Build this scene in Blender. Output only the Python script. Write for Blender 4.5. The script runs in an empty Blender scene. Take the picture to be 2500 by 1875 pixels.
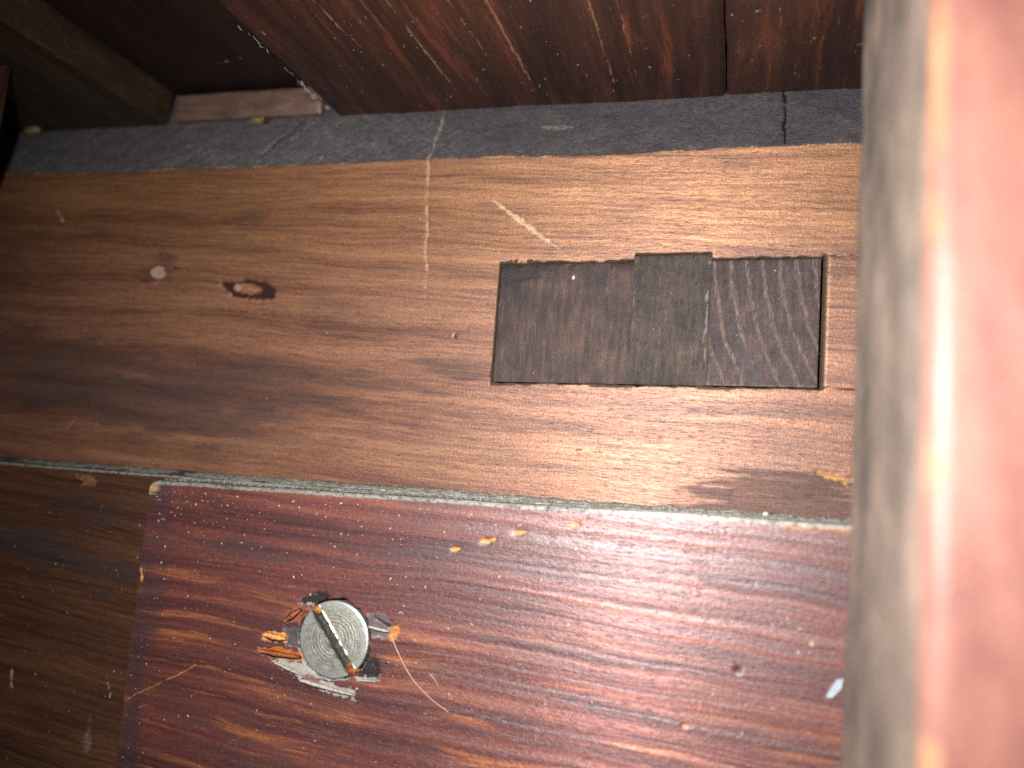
import bpy, bmesh, math, random
import numpy as np
from mathutils import Matrix, Vector

random.seed(7); rng = np.random.default_rng(7)
MM = 0.001
scene = bpy.context.scene
col = scene.collection

# ------------------------------------------------------------------ camera, world, flash, exposure
cam_d = bpy.data.cameras.new('camera'); cam = bpy.data.objects.new('camera', cam_d); col.objects.link(cam)
cam_d.sensor_width = 36.0; cam_d.lens = 28.48
cam_d.clip_start = 0.002; cam_d.clip_end = 5.0
d = Vector((484, -230, -1750)).normalized()
X = Vector((6197.75, -273, 1750)).normalized(); X = (X - d * X.dot(d)).normalized()
Zv = X.cross(d)
cam.matrix_world = Matrix(((X[0], X[1], X[2], 0), (d[0], d[1], d[2], -0.100), (Zv[0], Zv[1], Zv[2], 0), (0, 0, 0, 1)))
cam_d.dof.use_dof = True; cam_d.dof.focus_distance = 0.1010; cam_d.dof.aperture_fstop = 13.0
scene.camera = cam

world = bpy.data.worlds.new('World'); scene.world = world; world.use_nodes = True
bg = world.node_tree.nodes['Background']
bg.inputs[0].default_value = (0.85, 0.92, 1.0, 1); bg.inputs[1].default_value = 0.02

FLASH = Vector((-0.018, -0.101, 0.011))
ld = bpy.data.lights.new('phone_flash', 'AREA'); ld.shape = 'DISK'; ld.size = 0.005
ld.energy = 0.185; ld.spread = math.radians(125); ld.color = (1.0, 0.985, 0.975)
flash = bpy.data.objects.new('phone_flash', ld); col.objects.link(flash)
flash.location = FLASH
flash.rotation_euler = (Vector((-0.006, 0, 0.008)) - FLASH).to_track_quat('-Z', 'Y').to_euler()

scene.view_settings.view_transform = 'Standard'; scene.view_settings.look = 'None'
scene.view_settings.exposure = 0.0; scene.view_settings.gamma = 1.0
scene.view_settings.use_curve_mapping = False
scene.cycles.max_bounces = 4; scene.cycles.use_denoising = False

# ------------------------------------------------------------------ numpy noise
def _h(ix, iy, seed):
    n = (ix.astype(np.int64) * 374761393 + iy.astype(np.int64) * 668265263 + seed * 144665) & 0x7fffffff
    n = ((n ^ (n >> 13)) * 1274126177) & 0x7fffffff
    return ((n ^ (n >> 16)) & 0xffff) / 65535.0
def vn(x, y, seed=0):
    x = np.asarray(x, float); y = np.asarray(y, float)
    x, y = np.broadcast_arrays(x, y)
    ix = np.floor(x); iy = np.floor(y); fx = x - ix; fy = y - iy
    fx = fx * fx * (3 - 2 * fx); fy = fy * fy * (3 - 2 * fy)
    a = _h(ix, iy, seed); b = _h(ix + 1, iy, seed); c = _h(ix, iy + 1, seed); e = _h(ix + 1, iy + 1, seed)
    return (a * (1 - fx) + b * fx) * (1 - fy) + (c * (1 - fx) + e * fx) * fy
def fbm(x, y, seed=0, o=3):
    s = 0; a = .5; t = 0
    for k in range(o):
        s = s + a * vn(x * 2 ** k, y * 2 ** k, seed + k * 17); t += a; a *= .5
    return s / t
def ss(a, b, x):
    t = np.clip((x - a) / (b - a), 0, 1); return t * t * (3 - 2 * t)

class Paint:
    """wear colour (rgb + amount) and stain amount kept per vertex"""
    def __init__(s, u, v):
        s.u = u; s.v = v; n = u.shape
        s.rgb = np.zeros(n + (3,)); s.a = np.zeros(n); s.st = np.zeros(n); s.h = np.zeros(n)
    def put(s, m, c, dep=0.0):
        m = np.clip(m, 0, 1)
        k = (m > s.a * .3)[..., None] * np.ones(3)
        w = (m / np.maximum(m + s.a * (1 - m), 1e-6))[..., None]
        s.rgb = np.where(k > 0, s.rgb * (1 - w) + np.array(c) * w, s.rgb)
        s.a = np.maximum(s.a, m) ; s.h = s.h + dep * m
    def seg(s, p0, p1, w0, w1=None, c=(.5, .3, .15), amt=1., rough=.5, wob=.3, seed=1, dep=0.0, patchy=0.0):
        w1 = w0 if w1 is None else w1
        p0 = np.array(p0, float); p1 = np.array(p1, float); e = p1 - p0; L = np.linalg.norm(e); e /= L
        du = s.u - p0[0]; dv = s.v - p0[1]
        t = du * e[0] + dv * e[1]; q = -du * e[1] + dv * e[0]
        q = q + (vn(t * .6, t * 0 + seed, seed) - .5) * wob
        w = w0 + (w1 - w0) * np.clip(t / L, 0, 1)
        w = w * (1 - rough * .6 + rough * 1.2 * vn(t * 2.2, q * 0 + 3.1, seed + 5))
        m = ss(1.3, .55, np.abs(q) / np.maximum(w, 1e-3)) * ss(-.4, .3, t) * ss(L + .4, L - .3, t)
        if patchy: m = m * ss(patchy - .12, patchy + .12, vn(t * 1.1, q * 2, seed + 9))
        s.put(m * amt, c, dep)
    def blob(s, c0, rx, rz, c, amt=1., ang=0., edge=.5, ns=.8, seed=3, dep=0.0):
        ca, sa = math.cos(ang), math.sin(ang)
        du = s.u - c0[0]; dv = s.v - c0[1]
        a = (du * ca + dv * sa) / rx; b = (-du * sa + dv * ca) / rz
        r = np.hypot(a, b) + (fbm(s.u * ns, s.v * ns * 2, seed) - .5) * edge * 2
        s.put(ss(1.15, .8, r) * amt, c, dep)
    def stain(s, c0, rx, rz, amt=1., ang=0., edge=.9, ns=(.2, 1.1), seed=3, soft=1.3):
        ca, sa = math.cos(ang), math.sin(ang)
        du = s.u - c0[0]; dv = s.v - c0[1]
        a = (du * ca + dv * sa) / rx; b = (-du * sa + dv * ca) / rz
        r = np.hypot(a, b) + (fbm(s.u * ns[0], s.v * ns[1], seed) - .5) * edge * 2
        s.st = np.maximum(s.st, ss(1 + soft / 2, 1 - soft / 2, r) * amt)
    def poly(s, pts, c, amt=1., edge=.25, ns=2.5, seed=2, dep=0.0, soft=.12):
        pts = np.array(pts, float); n = len(pts)
        un = s.u + (vn(s.u * ns, s.v * ns, seed) - .5) * edge * 2; vv = s.v + (vn(s.u * ns, s.v * ns, seed + 7) - .5) * edge * 2
        inside = np.zeros(s.u.shape, bool); dist = np.full(s.u.shape, 1e9)
        for i in range(n):
            a = pts[i]; b = pts[(i + 1) % n]
            cond = ((a[1] > vv) != (b[1] > vv)) & (un < (b[0] - a[0]) * (vv - a[1]) / (b[1] - a[1] + 1e-12) + a[0])
            inside ^= cond
            e = b - a; t = np.clip(((un - a[0]) * e[0] + (vv - a[1]) * e[1]) / (e @ e), 0, 1)
            dist = np.minimum(dist, np.hypot(un - a[0] - t * e[0], vv - a[1] - t * e[1]))
        sd = np.where(inside, dist, -dist)
        s.put(ss(-soft, soft, sd) * amt, c, dep)

# ------------------------------------------------------------------ node helper and materials
class NT:
    def __init__(s, name):
        s.m = bpy.data.materials.new(name); s.m.use_nodes = True
        s.t = s.m.node_tree; s.n = s.t.nodes; s.n.clear()
        s.out = s.n.new('ShaderNodeOutputMaterial')
    def lk(s, a, b):
        if isinstance(a, (int, float)): b.default_value = a
        elif isinstance(a, (tuple, list)): b.default_value = tuple(a) if len(a) == len(b.default_value) else tuple(a) + (1,)
        else: s.t.links.new(a, b)
    def math(s, op, a, b=0.0, c=None, clamp=False):
        n = s.n.new('ShaderNodeMath'); n.operation = op; n.use_clamp = clamp
        s.lk(a, n.inputs[0]); s.lk(b, n.inputs[1])
        if c is not None: s.lk(c, n.inputs[2])
        return n.outputs[0]
    def add(s, a, b): return s.math('ADD', a, b)
    def mul(s, a, b): return s.math('MULTIPLY', a, b)
    def mad(s, a, b, c): return s.math('MULTIPLY_ADD', a, b, c)
    def vm(s, op, a, b):
        n = s.n.new('ShaderNodeVectorMath'); n.operation = op; s.lk(a, n.inputs[0]); s.lk(b, n.inputs[1])
        return n.outputs['Value'] if op in ('DOT_PRODUCT', 'LENGTH') else n.outputs[0]
    def xyz(s, x, y, z):
        n = s.n.new('ShaderNodeCombineXYZ'); s.lk(x, n.inputs[0]); s.lk(y, n.inputs[1]); s.lk(z, n.inputs[2]); return n.outputs[0]
    def noise(s, v, sc=1.0, det=2.0, rough=.5, dist=0.0):
        n = s.n.new('ShaderNodeTexNoise'); s.lk(v, n.inputs['Vector']); n.inputs['Scale'].default_value = sc
        n.inputs['Detail'].default_value = det; n.inputs['Roughness'].default_value = rough; n.inputs['Distortion'].default_value = dist
        return n.outputs['Fac']
    def ramp(s, f, stops, mode='LINEAR'):
        n = s.n.new('ShaderNodeValToRGB'); s.lk(f, n.inputs[0]); r = n.color_ramp; r.interpolation = mode
        while len(r.elements) < len(stops): r.elements.new(.5)
        for e, (p, c) in zip(r.elements, stops): e.position = p; e.color = tuple(c) + (1,) if len(c) == 3 else c
        return n.outputs[0]
    def step(s, f, a, b):
        n = s.n.new('ShaderNodeMapRange'); n.interpolation_type = 'SMOOTHSTEP'; s.lk(f, n.inputs[0])
        n.inputs[1].default_value = a; n.inputs[2].default_value = b; n.inputs[3].default_value = 0; n.inputs[4].default_value = 1
        return n.outputs[0]
    def mix(s, f, a, b, mode='MIX'):
        n = s.n.new('ShaderNodeMix'); n.data_type = 'RGBA'; n.blend_type = mode
        s.lk(f, n.inputs[0]); s.lk(a, n.inputs[6]); s.lk(b, n.inputs[7]); return n.outputs[2]
    def attr(s, name):
        n = s.n.new('ShaderNodeAttribute'); n.attribute_name = name; return n
    def coords(s, loc):
        n = s.n.new('ShaderNodeTexCoord')
        v = s.n.new('ShaderNodeVectorMath'); v.operation = 'MULTIPLY_ADD'; s.lk(n.outputs['Object'], v.inputs[0])
        v.inputs[1].default_value = (1000, 1000, 1000); v.inputs[2].default_value = loc
        return v.outputs[0]
    def bump(s, h, dist, strength=1.0, nrm=None):
        n = s.n.new('ShaderNodeBump'); s.lk(h, n.inputs['Height']); n.inputs['Distance'].default_value = dist; n.inputs['Strength'].default_value = strength
        if nrm is not None: s.lk(nrm, n.inputs['Normal'])
        return n.outputs[0]
    def bsdf(s, base, rough, nrm=None, spec=.5, metal=0.0, coat=0.0, coat_r=.2, sheen=0.0):
        n = s.n.new('ShaderNodeBsdfPrincipled'); s.lk(base, n.inputs['Base Color']); s.lk(rough, n.inputs['Roughness'])
        s.lk(spec, n.inputs['Specular IOR Level']); s.lk(metal, n.inputs['Metallic'])
        s.lk(coat, n.inputs['Coat Weight']); s.lk(coat_r, n.inputs['Coat Roughness'])
        if sheen: n.inputs['Sheen Weight'].default_value = sheen
        if nrm is not None: s.lk(nrm, n.inputs['Normal']); s.lk(nrm, n.inputs['Coat Normal'])
        s.lk(n.outputs[0], s.out.inputs[0]); return n

def wood(name, loc, u, v, cols, warp=2.0, fu=(.022, .06, .3), fv=(.55, 2.2, 11.), wt=(.5, .3, .2), rough=(.38, .6),
         spec=.5, coat=0.0, coat_r=.25, ridge=0.0, ridge_p=2.3, fib=1.0, micro=1.0, pores=.5, pore_c=(.02, .008, .006),
         blot=.35, blot_c=(.03, .012, .01), stain_c=(.012, .009, .012), seed=0.0, contrast=1.0, wear_r=.7, orange=None,
         dust_up=0.0, figure=0.0, lustre=.12, lustre_r=.48, lustre_c=1.9, aniso=.45, hue=None, dust_lo=.12, relief=.00006, mi_s=3.6, orange_v=None, dash=0.0, dash_c=(.045, .018, .020), grit=.25):
    g = NT(name)
    P = g.coords(loc)
    u = Vector(u).normalized(); v = Vector(v).normalized(); w = u.cross(v)
    U = g.vm('DOT_PRODUCT', P, tuple(u)); V = g.vm('DOT_PRODUCT', P, tuple(v)); Wc = g.vm('DOT_PRODUCT', P, tuple(w))
    wn = g.noise(g.xyz(g.mul(U, .02), g.mul(V, .05), g.mad(Wc, .05, seed)), 1, 2)
    V2 = g.mad(g.add(wn, -.5), warp * 4, V)
    wn2 = g.noise(g.xyz(g.mul(U, .12), g.mul(V, .3), g.mad(Wc, .1, seed + 4)), 1, 2)
    V2 = g.mad(g.add(wn2, -.5), warp * .5 + figure, V2)
    def st(k, det, sd):
        return g.noise(g.xyz(g.mul(U, fu[k]), g.mul(V2, fv[k]), g.mad(Wc, fv[k] * .5, sd)), 1, det, .6)
    s1 = st(0, 3, seed + 1.3); s2 = st(1, 3, seed + 7.7); s3 = st(2, 2, seed + 13.1)
    tone = g.add(g.add(g.mul(s1, wt[0]), g.mul(s2, wt[1])), g.mul(s3, wt[2]))
    tone = g.mad(g.add(tone, -.5), 2.0 * contrast, .5)
    c = g.ramp(tone, cols)
    if orange:                       # lighter streaks where the stain missed the wood
        oc, lo, hi, ou, ov = orange
        on = g.noise(g.xyz(g.mul(U, ou), g.mul(V2, ov), seed + 21), 1, 4, .65)
        om = g.mul(g.step(on, lo, hi), g.mad(s3, .9, .35))
        if orange_v: om = g.mul(om, g.mad(g.step(g.mad(U, .10, V), orange_v[0], orange_v[1]), .85, .15))
        c = g.mix(om, c, oc)
    bl = g.noise(g.xyz(g.mul(U, .05), g.mul(V2, .13), seed + 31), 1, 4, .6)
    c = g.mix(g.mul(g.step(bl, .5, .75), blot), c, blot_c)
    po = g.noise(g.xyz(g.mul(U, .8), g.mul(V2, 9.), g.mad(Wc, 9., seed + 41)), 1, 2, .5)
    pm = g.step(po, .57, .69)
    c = g.mix(g.mul(pm, pores), c, pore_c)
    if dash:
        dn_ = g.noise(g.xyz(g.mul(U, .16), g.mul(V2, 2.7), g.mad(Wc, 2.7, seed + 47)), 1, 3, .65)
        c = g.mix(g.mul(g.mul(g.step(dn_, .54, .70), g.mad(s3, .8, .3)), dash), c, dash_c)
    sta = g.attr('stain').outputs['Fac']
    sm = g.mul(g.step(g.add(g.mad(g.add(s2, -.5), 2.8, sta), g.mul(g.add(s3, -.5), 1.7)), .05, .85), g.step(sta, .0, .25))
    c = g.mix(g.mul(sm, .93), c, g.mix(.30, stain_c, c))
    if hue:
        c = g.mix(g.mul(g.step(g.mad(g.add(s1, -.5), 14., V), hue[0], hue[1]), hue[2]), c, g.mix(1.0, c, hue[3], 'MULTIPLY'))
    wa = g.attr('wear')
    wm = g.step(g.add(g.mad(g.add(s3, -.5), 1.1, wa.outputs['Alpha']), g.mul(g.add(s2, -.5), .5)), .22, .85)
    wm = g.mul(wm, g.step(wa.outputs['Alpha'], .02, .2))
    c = g.mix(wm, c, g.mix(.8, wa.outputs['Color'], g.ramp(g.add(g.mul(s3, .6), g.mul(s2, .4)), [(.3, (.35, .3, .28)), (.7, (1.15, 1.15, 1.15))]), 'MULTIPLY'))
    mi = g.noise(P, mi_s, 2, .7)
    mi2 = g.noise(g.xyz(g.mul(U, 1.6), g.mul(V, 6.), g.mul(Wc, 6.)), 1, 2, .7)
    c = g.mix(1.0, c, g.ramp(mi, [(.25, (1 - grit,) * 3), (.75, (1 + grit,) * 3)]), 'MULTIPLY')
    r = g.mad(g.add(s2, g.mul(mi, .5)), (rough[1] - rough[0]), rough[0] - .15 * (rough[1] - rough[0]))
    r = g.mad(sm, .18, r)
    r = g.add(g.mul(r, g.math('SUBTRACT', 1.0, wm)), g.mul(wm, wear_r))
    if dust_up:
        geo = g.n.new('ShaderNodeNewGeometry')
        up = g.vm('DOT_PRODUCT', geo.outputs['Normal'], (0, 0, 1))
        dn = g.noise(P, 2.2, 4, .7)
        dm = g.mul(g.step(g.mad(g.add(dn, -.5), .7, up), dust_lo, dust_lo + .33), dust_up)
        dn2 = g.noise(P, 1.5, 3, .7)
        c = g.mix(dm, c, g.mix(g.mul(g.step(up, .99, .75), g.step(dn2, .25, .6)), (.035, .034, .032), g.mix(dn, (.17, .17, .15), (.36, .36, .32))))
        r = g.add(g.mul(r, g.math('SUBTRACT', 1.0, dm)), g.mul(dm, .95))
    h = g.add(g.add(g.mul(s2, .5 * fib), g.mul(s3, .35 * fib)), g.add(g.mul(mi, .28 * micro), g.mul(mi2, .35 * micro)))
    h = g.add(h, g.mul(pm, -.3 * fib))
    if ridge:
        rn = g.noise(g.xyz(g.mul(U, .008), g.mul(V2, 1.0 / ridge_p * 1.9), seed + 51), 1, 1.5, .4)
        h = g.mad(rn, ridge, h)
    nrm = g.bump(h, relief)
    g.bsdf(c, r, nrm, spec=g.mul(g.math('SUBTRACT', 1.0, g.mul(wm, .6)), spec), coat=coat, coat_r=coat_r)
    if lustre:                       # light returned by the wood fibres: tinted, drawn out across the grain
        pb_ = [n for n in g.n if n.type == 'BSDF_PRINCIPLED'][0]
        gl = g.n.new('ShaderNodeBsdfAnisotropic'); g.lk(g.mix(.16, g.mix(1.0, c, (lustre_c,) * 3, 'MULTIPLY'), (.5, .44, .42)), gl.inputs['Color'])
        gl.inputs['Roughness'].default_value = lustre_r; gl.inputs['Anisotropy'].default_value = aniso
        g.lk(nrm, gl.inputs['Normal']); g.lk(g.xyz(float(u[0]), float(u[1]), float(u[2])), gl.inputs['Tangent'])
        mx = g.n.new('ShaderNodeMixShader'); g.lk(g.mul(g.mul(g.math('SUBTRACT', 1.0, wm), g.math('SUBTRACT', 1.0, g.mul(sm, .75))), g.mul(g.step(g.add(g.mul(s2, .6), g.mul(s3, .4)), .18, .72), lustre * 1.6)), mx.inputs[0]); g.lk(pb_.outputs[0], mx.inputs[1]); g.lk(gl.outputs[0], mx.inputs[2])
        g.lk(mx.outputs[0], g.out.inputs[0])
    return g.m

def plain(name, c, rough=.8, spec=.3, var=.3, sc=2.0, bump=.4, metal=0.0, c2=None, loc=(0, 0, 0)):
    g = NT(name); P = g.coords(loc)
    n = g.noise(P, sc, 4, .65)
    base = g.mix(g.step(n, .3, .7), tuple(x * (1 - var) for x in c), c2 if c2 else tuple(min(1, x * (1 + var)) for x in c))
    n2 = g.noise(P, sc * 3, 3, .7)
    g.bsdf(base, rough, g.bump(n2, .0002, bump), spec=spec, metal=metal)
    return g.m

# ------------------------------------------------------------------ mesh helpers
def tag(o, label=None, cat=None, group=None, kind=None):
    for k, x in (('label', label), ('category', cat), ('group', group), ('kind', kind)):
        if x: o[k] = x
    return o
def link(name, me, mats, loc=(0, 0, 0), parent=None):
    o = bpy.data.objects.new(name, me); col.objects.link(o)
    for m in (mats if isinstance(mats, (list, tuple)) else [mats]): me.materials.append(m)
    o.location = tuple(x * MM for x in loc)
    if parent: o.parent = parent; o.location = tuple(x * MM - p for x, p in zip(loc, parent.location))
    return o
def empty(name, loc):
    o = bpy.data.objects.new(name, None); col.objects.link(o); o.location = tuple(x * MM for x in loc); o.empty_display_size = .005
    return o
def mesh(name, verts, faces, loc, smooth=None, midx=None):
    v = (np.asarray(verts, float) - np.array(loc)) * MM
    me = bpy.data.meshes.new(name); me.from_pydata(v.tolist(), [], faces)
    if smooth is not None: me.polygons.foreach_set('use_smooth', smooth)
    if midx is not None: me.polygons.foreach_set('material_index', midx)
    me.update(); return me
def lines(a, b, step, fine=()):
    x = [a]
    while x[-1] < b - 1e-6:
        s = step
        for lo, hi, fs in fine:
            if lo <= x[-1] < hi: s = min(s, fs)
        nx = x[-1] + s
        for lo, hi, fs in fine:
            if x[-1] < lo - 1e-9 < nx: nx = lo
        x.append(min(nx, b))
    return np.array(x)
def sheet(name, P, close, loc, paint=None, keep=None, fmat=None, mats=None, label=None, cat=None, flip=False, parent=None, kind=None, group=None, wallmat=0):
    """P (nu, nv, 3) front sheet; close(pts)->back points of the rim; keep (nu-1,nv-1) cells"""
    nu, nv = P.shape[:2]
    V = P.reshape(-1, 3); idx = np.arange(nu * nv).reshape(nu, nv)
    q = np.stack([idx[:-1, :-1], idx[1:, :-1], idx[1:, 1:], idx[:-1, 1:]], -1)
    if flip: q = q[..., ::-1]
    keep = np.ones((nu - 1, nv - 1), bool) if keep is None else keep
    mi = np.zeros((nu - 1, nv - 1), int) if fmat is None else fmat
    faces = q[keep].tolist(); midx = mi[keep].tolist(); sm = [True] * len(faces)
    verts = V.tolist()
    if close is not None:
        loop = list(idx[:, 0]) + list(idx[-1, 1:]) + list(idx[:-1, -1][::-1]) + list(idx[0, 1:-1][::-1])
        if flip: loop = loop[::-1]
        fr = V[loop]; bk = close(fr.copy()); b0 = len(verts); n = len(loop)
        verts += fr.tolist() + bk.tolist()
        for i in range(n):
            j = (i + 1) % n
            faces.append([b0 + j, b0 + i, b0 + n + i, b0 + n + j]); sm.append(False); midx.append(wallmat)
        faces.append([b0 + n + i for i in range(n)][::-1]); sm.append(False); midx.append(wallmat)
    me = mesh(name, verts, faces, loc, sm, midx)
    if paint is not None:
        n = len(verts); wc = np.zeros((n, 4)); stv = np.zeros(n)
        wc[:nu * nv, :3] = paint.rgb.reshape(-1, 3); wc[:nu * nv, 3] = paint.a.ravel(); stv[:nu * nv] = paint.st.ravel()
        a = me.attributes.new('wear', 'FLOAT_COLOR', 'POINT'); a.data.foreach_set('color', wc.ravel())
        b = me.attributes.new('stain', 'FLOAT', 'POINT'); b.data.foreach_set('value', stv)
    o = link(name, me, mats, loc, parent)
    return tag(o, label, cat, group, kind)

TAN = (.42, .26, .14); ORANGE = (.50, .19, .05); PALE = (.55, .44, .32); GREY = (.30, .29, .27)

# ================================================================== RAIL (mortised board with bevelled upper edge)
RL = (-60, 0, -20)
MX0, MX1, MZ0, MZ1 = -31.2, 8.95, 12.05, 27.85
xs = lines(-190, 70, 2.0, [(-124, 22, .25)])
xs = np.unique(np.round(np.concatenate([xs, [MX0, MX1, -13.6, -4.0]]), 4))
prof = [(0, z, 0) for z in lines(-20, 41.9, 1.0, [(-5, 41.9, .25)])]
prof += [(.06, 42.05, 0), (.2, 42.22, 1)]
B = (.2, 42.22); T = (11.6, 61.97)
for t in np.linspace(.012, 1, 84): prof.append((B[0] + (T[0] - B[0]) * t, B[1] + (T[1] - B[1]) * t, 1))
prof = np.array(prof)
zs_ = np.unique(np.round(np.concatenate([prof[prof[:, 2] == 0][:, 1], [MZ0, MZ1, 28.65]]), 4))
fr = [(0, z, 0) for z in zs_ if z < 41.95] + [tuple(p) for p in prof if p[1] > 41.95]
prof = np.array(fr)
Xg = np.repeat(xs[:, None], len(prof), 1); Zg = np.repeat(prof[None, :, 1], len(xs), 0); Yg = np.repeat(prof[None, :, 0], len(xs), 0)
face = np.repeat((prof[:, 2] == 0)[None, :], len(xs), 0)
Zp = Zg.copy()
# the edge towards the bevel is not dead straight
pt = Paint(Xg, Zg)
F = face
# --- wear on the face
pt.seg((-42.8, 42.4), (-41.5, 24.6), .24, .17, c=(.30, .18, .11), amt=1., rough=.8, wob=.3, seed=11, dep=.05)
pt.seg((-41.5, 24.6), (-41.4, 21), .12, .08, c=(.34, .19, .11), amt=.45, rough=1., wob=.2, seed=111, patchy=.3)
pt.seg((-43.2, 54), (-42.8, 42.3), .26, .22, c=(.22, .17, .14), amt=.8, rough=.8, wob=.3, seed=13)
pt.seg((-33.0, 36.2), (-27.5, 32.6), .18, .42, c=(.36, .235, .15), amt=.95, rough=.8, wob=.25, seed=15, dep=.05)
pt.seg((-27.5, 32.6), (-21.6, 28.2), .34, .08, c=(.38, .26, .17), amt=.95, rough=.7, wob=.25, seed=16, dep=.05)
pt.seg((-105.2, 36.2), (-103.6, 34.3), .12, .22, c=(.42, .33, .26), amt=.8, seed=17)
pt.seg((-97.6, 1.9), (-96.6, 3.4), .13, .08, c=(.45, .27, .12), amt=.9, seed=18)
# plugged hole with a drip of filler
pt.stain((-84.9, 27.2), 2.9, 1.9, .65, seed=20, ns=(.5, .9))
pt.seg((-82.3, 27.3), (-79.6, 27.1), .16, .05, c=(.02, .01, .008), amt=1, seed=21, dep=.15)
pt.seg((-87.6, 25.3), (-85.9, 25.2), .14, .12, c=(.025, .012, .008), amt=.9, seed=22)
pt.blob((-84.7, 26.6), 1.35, 1.05, (.34, .22, .16), .95, seed=23, edge=.35, dep=-.1)
pt.seg((-84.7, 25.4), (-85.0, 22.6), .5, .16, c=(.27, .16, .11), amt=.6, rough=1, wob=.5, seed=24, patchy=.4)
# dent with a filled nail head
pt.poly([(-74.2, 25.5), (-72.0, 25.2), (-70, 25.7), (-66.6, 25.3), (-64.6, 24.3), (-64.8, 23.0), (-67.5, 22.7), (-71.3, 23.1), (-73.0, 24.3)], (.028, .011, .009), .92, edge=.3, seed=25, dep=.5, soft=.3)
pt.blob((-69.1, 24.3), 2.3, .8, (.24, .11, .055), .9, ang=-.06, edge=.3, seed=26, dep=-.35)
pt.blob((-70.9, 24.45), .8, .6, (.36, .23, .17), .85, edge=.3, seed=27, dep=-.1)
pt.seg((-73.5, 21.0), (-63.0, 20.6), .3, .2, c=(.04, .016, .011), amt=.55, rough=1, seed=28, patchy=.35)
# stains that follow the grain
pt.stain((-69.4, 35.4), 2.2, .9, .6, seed=30)
pt.stain((-36.3, 13.6), 5.5, 1.5, .8, ang=.02, seed=31)
for k in range(26):
    q = rng.random(); zc_ = -3.2 + 6.0 * rng.random()
    pt.stain((3.0 + 2.2 * (zc_ + 3) * .6 + rng.normal() * 4.0, zc_ - .4), 2.5 + 5.5 * q, .22 + .45 * rng.random(), .75 + .25 * rng.random(), ang=.06 * rng.normal(), seed=700 + k, edge=.7, ns=(.3, 1.6), soft=1.0)
pt.stain((6.5, -1.5), 10, 2.0, .95, ang=.1, seed=32)
pt.stain((2, 1.0), 6, .7, .8, ang=.12, seed=33)
pt.stain((-58, 12.5), 16, 1.3, .6, ang=-.05, seed=33)
pt.stain((-75, 11), 16, 2.4, .8, ang=-.08, seed=34)
pt.stain((-88, 7.5), 28, 4.5, .85, ang=-.06, seed=35, edge=.9)
pt.stain((-70, 4), 10, 1.4, .6, ang=-.08, seed=36, edge=.9)
pt.stain((-100, 11), 16, 4.5, .85, ang=-.06, seed=37, edge=.9)
pt.stain((-117, 30), 9, 12, .35, seed=38, edge=.8)
pt.stain((10.5, 26), 3, .6, .4, seed=39)
pt.seg((8.9, 12.3), (16, 12.0), .10, .06, c=(.03, .012, .01), amt=.9, seed=40, dep=.1)
pt.seg((8.9, 28.2), (14, 27.6), .09, .06, c=(.06, .02, .014), amt=.8, seed=41, dep=.08)
pt.seg((-20, 17 - 13.2), (-12, 3.2), .09, .05, c=(.06, .02, .014), amt=.6, seed=42)
pt.poly([(8.4, 2.9), (11, 2.4), (14, 2.2), (14, 1.5), (11.4, 1.6), (9.6, 2.1)], (.30, .15, .06), .8, seed=43, dep=.2)
pt.blob((-36.7, 18.1), .22, .22, (.02, .01, .01), 1, seed=44, edge=.1, dep=.3)
# crushed arris round the mortise with a dark outline, tan arris along the bevel
m = ss(.38, .10, np.abs(Xg - (MX1 + .15))) * ((Zg > MZ0 - .3) & (Zg < MZ1 + .3)); pt.put(m * 1.0, (.060, .038, .018)); pt.h += m * .12
jit = np.convolve(rng.normal(size=len(xs) + 6), np.ones(3) / 3, 'same')[3:-3][:, None] * np.ones(len(prof))[None]
jit2 = np.convolve(rng.normal(size=len(xs) + 6), np.ones(3) / 3, 'same')[3:-3][:, None] * np.ones(len(prof))[None]
nz = np.clip(fbm(Xg * .22, Zg * 0, 71, 2) + .12 * jit, 0, 1)
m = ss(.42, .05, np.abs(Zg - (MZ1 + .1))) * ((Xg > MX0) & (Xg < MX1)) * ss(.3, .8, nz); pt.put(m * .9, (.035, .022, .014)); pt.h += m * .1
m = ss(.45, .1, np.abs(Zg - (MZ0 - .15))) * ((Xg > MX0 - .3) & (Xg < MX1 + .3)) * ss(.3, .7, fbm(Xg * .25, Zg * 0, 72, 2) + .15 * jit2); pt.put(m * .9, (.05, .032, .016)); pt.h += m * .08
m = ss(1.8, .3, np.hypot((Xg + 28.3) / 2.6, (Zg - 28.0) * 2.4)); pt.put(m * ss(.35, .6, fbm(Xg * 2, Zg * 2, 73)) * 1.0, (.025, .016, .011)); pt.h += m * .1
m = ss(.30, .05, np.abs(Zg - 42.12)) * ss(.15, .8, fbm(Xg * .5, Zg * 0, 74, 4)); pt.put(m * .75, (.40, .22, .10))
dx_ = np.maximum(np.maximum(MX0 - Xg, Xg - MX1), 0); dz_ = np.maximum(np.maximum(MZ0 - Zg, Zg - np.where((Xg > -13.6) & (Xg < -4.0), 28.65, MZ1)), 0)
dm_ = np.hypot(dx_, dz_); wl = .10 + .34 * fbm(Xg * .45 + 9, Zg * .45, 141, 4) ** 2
pt.put(ss(wl * 1.5, wl * .5, dm_) * F * .95, (.026, .017, .012))
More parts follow.
